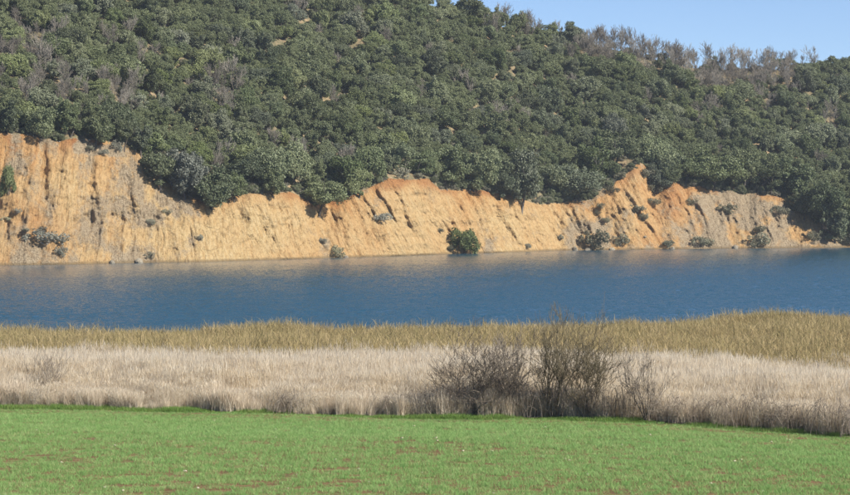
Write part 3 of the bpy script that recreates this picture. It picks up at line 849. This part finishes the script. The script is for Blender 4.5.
def reed_patch(seed, mat, n=150, h=2.1, hs=.2, lean=.10, plume=True, size=1.15, leafy=2, w=.012, leafw=.022):
    r = np.random.default_rng(seed)
    b = np.zeros((n, 3)); b[:, :2] = r.uniform(-size / 2, size / 2, (n, 2)); b[:, 2] = -.08
    hh = r.normal(h, hs, n); hh = np.where(r.random(n) < .2, hh * r.uniform(.5, .9, n), hh)
    tip = b.copy(); tip[:, :2] += r.normal(0, lean, (n, 2)) * hh[:, None]; tip[:, 2] = hh
    bend = r.normal(0, .12, (n, 3)); bend[:, 2] = 0
    parts = [strips(b, tip, bend, np.full(n, w) * r.uniform(.7, 1.5, n), 3, r, .5)]
    for k in range(leafy):
        f = r.uniform(.2, .9, n)[:, None]
        lb = b + (tip - b) * f
        L = r.uniform(.25, .55, n)
        d = rand_unit(n, r); d[:, 2] = np.abs(d[:, 2]) * .6 + .45
        lt = lb + d * L[:, None]
        bd = np.zeros((n, 3)); bd[:, 2] = L * .5
        parts.append(strips(lb, lt, bd, np.full(n, leafw), 2, r, .1))
    if plume:
        m = r.random(n) < .65
        pb = tip[m]; k = m.sum()
        d = np.stack([r.normal(.12, .25, k), r.normal(0, .25, k), np.ones(k)], -1)
        for _ in range(2):
            parts.append(strips(pb - np.array([0, 0, .05]), pb + d * r.uniform(.14, .26, k)[:, None], r.normal(0, .04, (k, 3)), r.uniform(.011, .024, k), 2, r, .15))
    V, f = merge(parts); me = mesh_np("reed_patch", V, f, 4, False); me.materials.append(mat); return me

pale_p = [reed_patch(500 + i, M['reed_pale'], 340, 1.60, .13, .08, w=.008, leafw=.011) for i in range(6)]
gold_p = [reed_patch(520 + i, M['reed_gold'], 120, 1.85, .22, .09, False, leafy=4, leafw=.035, w=.014) for i in range(6)]

RBU = np.array([-400, 0, 120, 190, 230, 420, 560, 640, 690, 740, 790, 850, 1150.])
RBV = np.array([327, 327, 327, 327.5, 324.5, 324, 323, 321.5, 320, 317, 312.5, 308, 300.])
RBY = (CAMZ - np.interp(RBU, [0, 640, 850], [1.82, 1.68, 1.0])) / -dzv(RBV)
PBU = np.array([-400, 0, 150, 300, 450, 600, 700, 850, 1150]); PBV = np.array([345, 346, 348, 351, 350, 350, 353, 356, 360.])
PBY = (CAMZ - 2.15) / -dzv(PBV)

def strewn(x0, x1, y0, y1, n, r):
    return r.uniform(x0, x1, n), r.uniform(y0, y1, n)

def jgrid(x0, x1, y0, y1, s, r, j=.45):
    gx_, gy_ = np.meshgrid(np.arange(x0, x1, s), np.arange(y0, y1, s))
    gx_ = gx_.ravel(); gy_ = gy_.ravel()
    return gx_ + r.uniform(-j, j, len(gx_)) * s, gy_ + r.uniform(-j, j, len(gy_)) * s

X, Y = jgrid(-34, 34, 82, 175, .8, rng)
u = CX + F * X / Y
eY = edgeY(u) + .5 * fbm(X * .35, X * 0, 71, 3)
pY = np.interp(u, PBU, PBY) + 4.5 * fbm(X * .12, Y * .2, 72, 4) + rng.normal(0, .9, len(X))
bY = np.interp(u, RBU, RBY) + 1.5 * fbm(X * .12, X * 0, 73, 3)
isp = (Y > eY + .5) & (Y < pY + 1.5); isg = (Y > pY) & (Y < bY)
def reed_scatter(name, m, meshes, hv, label):
    n = m.sum(); x, y = X[m], Y[m]
    s = 1 + hv * fbm(x * .25, y * .25, 74, 3) + rng.normal(0, .05, n)
    # lower and patchy towards the field edge
    low = np.clip(.42 + .58 * sstep(.0, 6.0, y - eY[m] + 2.6 * fbm(x * .5, y * .5, 75, 3)), .3, 1)
    z = near_z(x, y)
    scatter(name, np.stack([x, y, z], -1), np.stack([rng.normal(0, .06, n), rng.normal(0, .06, n), rng.uniform(0, 6.28, n)], -1),
            np.stack([np.ones(n), np.ones(n), s * low], -1), rng.integers(0, len(meshes), n), meshes, label, "reeds")
reed_scatter("pale_reeds", isp, pale_p, .24, "dense band of pale dry reeds between field and lake")
reed_scatter("golden_reeds", isg, gold_p, .26, "olive-gold reed band along the near lake shore")

# dry tussocks and dead grass along the field edge of the reeds
def tussock(seed):
    r = np.random.default_rng(seed); n = 90
    b = np.zeros((n, 3)); b[:, :2] = r.normal(0, .10, (n, 2)); b[:, 2] = -.05
    a = r.uniform(0, 6.28, n); sp = r.uniform(.05, .5, n); L = r.uniform(.45, 1.05, n)
    tip = b + np.stack([np.cos(a) * sp * L, np.sin(a) * sp * L, L], -1)
    bend = np.stack([-np.cos(a) * .15, -np.sin(a) * .15, .15 + 0 * a], -1)
    V, f = strips(b, tip, bend, r.uniform(.010, .02, n), 3, r, .15)
    me = mesh_np("tussock", V, f, 4, False); me.materials.append(M['dry']); return me
tus = [tussock(540 + i) for i in range(5)]
n = 3200
X = rng.uniform(-30, 30, n); uu = None
Y0 = edgeY(CX + F * X / 98.0); Y = Y0 + .0 + np.abs(rng.normal(0, 1.3, n)) + .5 * fbm(X * .35, X * 0, 71, 3)
keep = (vn(X * .6, Y * .6, 77) > -.25); X, Y = X[keep], Y[keep]; n = len(X)
s = rng.uniform(.45, 1.0, n) * (1 + .7 * vn(X * .8, Y * .8, 78))
scatter("dead_grass", np.stack([X, Y, near_z(X, Y)], -1), np.stack([rng.normal(0, .1, n), rng.normal(0, .1, n), rng.uniform(0, 6.28, n)], -1), np.stack([s, s, s], -1),
        rng.integers(0, 5, n), tus, "dry beige grass tussocks along the field edge of the reeds", "grass")

# green verge between field and reeds
def grass_patch(seed, mat, n, h, size, w, spread=.5, rows=0, per=4):
    r = np.random.default_rng(seed)
    if rows:
        ry = (r.integers(0, rows, n) + .5) / rows * size - size / 2 + r.normal(0, .012, n); rx = r.uniform(-size / 2, size / 2, n)
    else:
        rx, ry = r.uniform(-size / 2, size / 2, (2, n))
    b = np.repeat(np.stack([rx, ry, np.full(n, -.01)], -1), per, 0)
    m = len(b); b[:, :2] += r.normal(0, .012, (m, 2))
    a = r.uniform(0, 6.28, m); L = h * r.uniform(.55, 1.25, m); sp = r.uniform(.1, spread * 2, m)
    tip = b + np.stack([np.cos(a) * sp * L, np.sin(a) * sp * L, L * .8], -1)
    bend = np.stack([0 * a, 0 * a, L * .35], -1)
    V, f = strips(b, tip, bend, w * r.uniform(.7, 1.3, m), 2, r, .15)
    me = mesh_np("grass_patch", V, f, 4, False); me.materials.append(mat); return me
verge_p = [grass_patch(560 + i, M['verge'], 100, .19, .6, .010) for i in range(4)]
X, Y = jgrid(-30, 30, 84, 112, .35, rng)
d = Y - edgeY(CX + F * X / Y) + .45 * fbm(X * .5, X * 0, 78, 3)
wd = np.interp(CX + F * X / Y, [0, 120, 300, 420, 560, 850], [1.0, .5, .3, .6, .9, .8])
nz = fbm(X * .7, Y * .7, 79, 3)
m = (d > -.35 - wd * .6 * (1 + nz)) & (d < .9)
X, Y, nz = X[m], Y[m], nz[m]; n = len(X)
s = np.clip(.65 + 1.1 * nz + rng.normal(0, .2, n), .15, 1.6)
scatter("verge_grass", np.stack([X, Y, near_z(X, Y)], -1), np.stack([0 * X, 0 * X, rng.uniform(0, 6.28, n)], -1), np.stack([np.ones(n), np.ones(n), s], -1),
        rng.integers(0, 4, n), verge_p, "ragged strip of green grass between the field and the reeds", "grass")

# crop: young cereal in rows across the view
crop_p = [grass_patch(580 + i, M['crop'], 44, .115, .55, .0085, .55, rows=4, per=4) for i in range(6)]
X, Y = jgrid(-24, 24, 52, 106, .42, rng, .2)
d = edgeY(CX + F * X / Y) - Y
m = (d > .5) & (np.abs(X) < .185 * Y + 5)
X, Y, d = X[m], Y[m], d[m]; n = len(X)
dens = .30 * fbm(X * .16, Y * .9, 81, 4) + .55 * fbm(X * .8, Y * 3.1, 82, 3) + .45 * (rng.random(n) * 2 - 1)
s = np.clip(1.0 + .75 * dens, .25, 1.35)
s = np.where((dens < -.31 - .012 * (Y - 73)) & (rng.random(n) < .85), 0.15, s)
s = s * np.interp(d, [.5, 1.5, 2.8, 3.6], [.75, .45, .6, 1.0])
scatter("crop_sprouts", np.stack([X, Y, near_z(X, Y)], -1), np.stack([0 * X, 0 * X, rng.normal(0.04, .05, n) + math.pi * rng.integers(0, 2, n)], -1), np.stack([np.ones(n), np.ones(n), s], -1),
        rng.integers(0, 6, n), crop_p, "rows of young bright green cereal sprouts on the field", "crop")

# pale stones strewn on the field
st = [rock_mesh(20 + i) for i in range(3)]
for m_ in st: m_.materials.clear(); m_.materials.append(M['stone'])
n = 170
Y = rng.uniform(60, 96, n); X = rng.uniform(-.19, .19, n) * Y
ok = Y < edgeY(CX + F * X / Y) - 3; X, Y = X[ok], Y[ok]; n = len(X)
s = rng.uniform(.012, .05, n)
scatter("field_stones", np.stack([X, Y, near_z(X, Y) + s * .5], -1), np.stack([0 * X, 0 * X, rng.uniform(0, 6.28, n)], -1), np.stack([s * 1.3, s, s * .8], -1),
        rng.integers(0, 3, n), st, "small pale stones strewn among the crop rows", "stones")

# ------------------------------------------------------------------ bare bushes at the field edge
def bush(name, label, cat, u, v, width, height, mat, seed, nst=10, fan=.5, depth=4, rad=.028, kids=(3, 4), back=.3, up=.12, wob=.16, group=None, minr=.0058, ratio=.64):
    r = np.random.default_rng(seed); S = []
    for k in range(nst):
        a = r.uniform(0, 6.28); f = fan * math.sqrt(r.random())
        d = np.array([math.cos(a) * f, math.sin(a) * f * .8, 1.0]); d /= np.linalg.norm(d)
        grow(r, (r.normal(0, .1), r.normal(0, .1), -.1), d, 1.0 * r.uniform(.7, 1.1), rad / 3 * r.uniform(.7, 1.3), depth, S, nseg=4, wob=wob, up=up, ang=(.3, .85), kids=kids, ratio=ratio, rr=.62, lat=.35, minr=.001)
    P = np.array([s[1] for s in S])
    y = float(edgeY(u)) + back; x = (u - CX) / F * y; z = float(near_z(x, y))
    hs = height / F * y / np.percentile(P[:, 2], 97.5); ws = width / F * y / (np.percentile(P[:, 0], 98.5) - np.percentile(P[:, 0], 1.5))
    S2 = [(p * np.array([ws, ws, hs]), q * np.array([ws, ws, hs]), max(a_ * hs * 1.0, minr), max(b_ * hs * 1.0, minr), dp) for (p, q, a_, b_, dp) in S]
    A, B = two_meshes(name, S2, max(1, depth - 1), mat, 5, 3)
    e = put(name, [("stems", A, 0), ("twigs", B, 0)], (x, y, z), (1, 1, 1), 0)
    tag(e, label, cat, group)
    return e
bush("bare_bush", "wide dark leafless bush at the left end of the bush row", "bush", 466, 413, 96, 76, M['stem_dark'], 601, 11, .75, 4, .075, group="leafless bushes at the field edge")
bush("bare_bush", "dense dark leafless bush in the middle of the bush row", "bush", 511, 415, 74, 82, M['stem_dark'], 602, 11, .42, 4, .075, group="leafless bushes at the field edge")
bush("willow_bush", "tallest leafless willow with yellowish twigs reaching over the lake", "bush", 551, 415, 66, 103, M['stem_yellow'], 603, 10, .34, 4, .07, up=.14, group="leafless bushes at the field edge")
bush("willow_bush", "thin leafless yellow-brown willow bush between the tallest one and the lone dark bush", "bush", 588, 416, 60, 80, M['stem_yellow'], 604, 11, .5, 4, .06, up=.12, group="leafless bushes at the field edge")
bush("bare_bush", "lone dark leafless bush at the right end of the bush row", "bush", 646, 412, 50, 70, M['stem_dark'], 605, 8, .6, 4, .07, kids=(2, 4), group="leafless bushes at the field edge")
bush("bare_bush", "small leafless shrub alone in the pale reeds on the left", "bush", 52, 406, 36, 50, M['stem_grey'], 606, 7, .6, 3, .03, back=2.2)
# bramble tangles: low arching stems
BR = [(440, 415, 40, 30, 'stem_dark', "low dark bramble tangle left of the wide dark bush"), (490, 416, 50, 34, 'stem_dark', "low dark bramble tangle under the two dark bushes"), (535, 416, 44, 34, 'stem_dark', "low bramble tangle at the foot of the tallest willow"), (575, 417, 40, 30, 'stem_grey', "low bramble tangle left of the thin willow bush's foot"),
      (615, 419, 42, 34, 'stem_dark', "low bramble tangle between the thin willow and the lone bush"), (665, 421, 36, 26, 'stem_grey', "low grey bramble tangle just right of the lone dark bush"), (705, 424, 40, 26, 'stem_grey', None), (745, 427, 44, 32, 'stem_grey', None), (790, 431, 44, 30, 'stem_grey', None), (830, 434, 44, 36, 'stem_grey', "high grey bramble tangle at the right edge of the reeds"),
      (860, 437, 40, 34, 'stem_grey', None), (395, 414, 36, 22, 'stem_grey', None), (290, 412, 30, 24, 'stem_grey', "small grey bramble clump left of the middle of the reed edge"), (20, 404, 30, 18, 'stem_grey', None)]
def bramble(name, u, v, w, h, mat, seed, label):
    r = np.random.default_rng(seed); S = []
    y = float(edgeY(u)) + .25; x = (u - CX) / F * y; z = float(near_z(x, y)); W = w / F * y; H = h / F * y
    for k in range(34):
        b = np.array([r.uniform(-W / 2, W / 2), r.normal(0, .25), -.06]); a = r.uniform(0, 6.28); L = r.uniform(.4, 1.1)
        e_ = b + np.array([math.cos(a) * L * .8, math.sin(a) * L * .5, 0]); e_[2] = r.uniform(0, .5) * H; pk = H * r.uniform(.5, 1.15)
        pp = b; pr = r.uniform(.005, .010); prev = pp
        for q in range(1, 8):
            t = q / 7; p = b + (e_ - b) * t; p[2] = b[2] + (e_[2] - b[2]) * t + pk * 4 * t * (1 - t) * .8; p = p + r.normal(0, .02, 3)
            S.append((prev, p, pr, pr * .95, 1)); prev = p
            for _ in range(2):
                d = rand_unit(1, r)[0]; d[2] += .3
                m1 = p + d * r.uniform(.08, .22); S.append((p, m1, .0042, .0035, 0))
                S.append((m1, m1 + (d + rand_unit(1, r)[0] * .6) * r.uniform(.05, .16), .0035, .003, 0))
    A, B = two_meshes(name, S, 1, mat, 4, 3)
    e = put(name, [("stems", A, 0), ("twigs", B, 0)], (x, y, z), (1, 1, 1), 0)
    tag(e, label or "low grey bramble clump along the field edge of the reeds", "bramble", "bramble clumps along the reed edge")
for k, (u, v, w, h, mt, lab) in enumerate(BR): bramble("bramble_clump", u, v, w, h, M[mt], 700 + k, lab)

# ------------------------------------------------------------------ thin blue air over the valley
hz_ = bpy.data.meshes.new("haze")
q = [(-900, -70, -6), (900, -70, -6), (900, 1600, -6), (-900, 1600, -6), (-900, -70, 110), (900, -70, 110), (900, 1600, 110), (-900, 1600, 110)]
hz_.from_pydata(q, [], [(3, 2, 1, 0), (4, 5, 6, 7), (0, 1, 5, 4), (1, 2, 6, 5), (2, 3, 7, 6), (3, 0, 4, 7)])
hm = bpy.data.materials.new("haze"); hm.use_nodes = True; hn = hm.node_tree
hn.nodes.remove(hn.nodes["Principled BSDF"])
pv = hn.nodes.new("ShaderNodeVolumePrincipled"); pv.inputs["Color"].default_value = (0.80, 0.88, 1.0, 1); pv.inputs["Density"].default_value = 0.00016
pv.inputs["Anisotropy"].default_value = 0.2
hn.links.new(pv.outputs[0], hn.nodes["Material Output"].inputs["Volume"])
tag(link("haze", hz_, hm), "thin bluish air between the field and the hillside", "haze", kind="stuff")
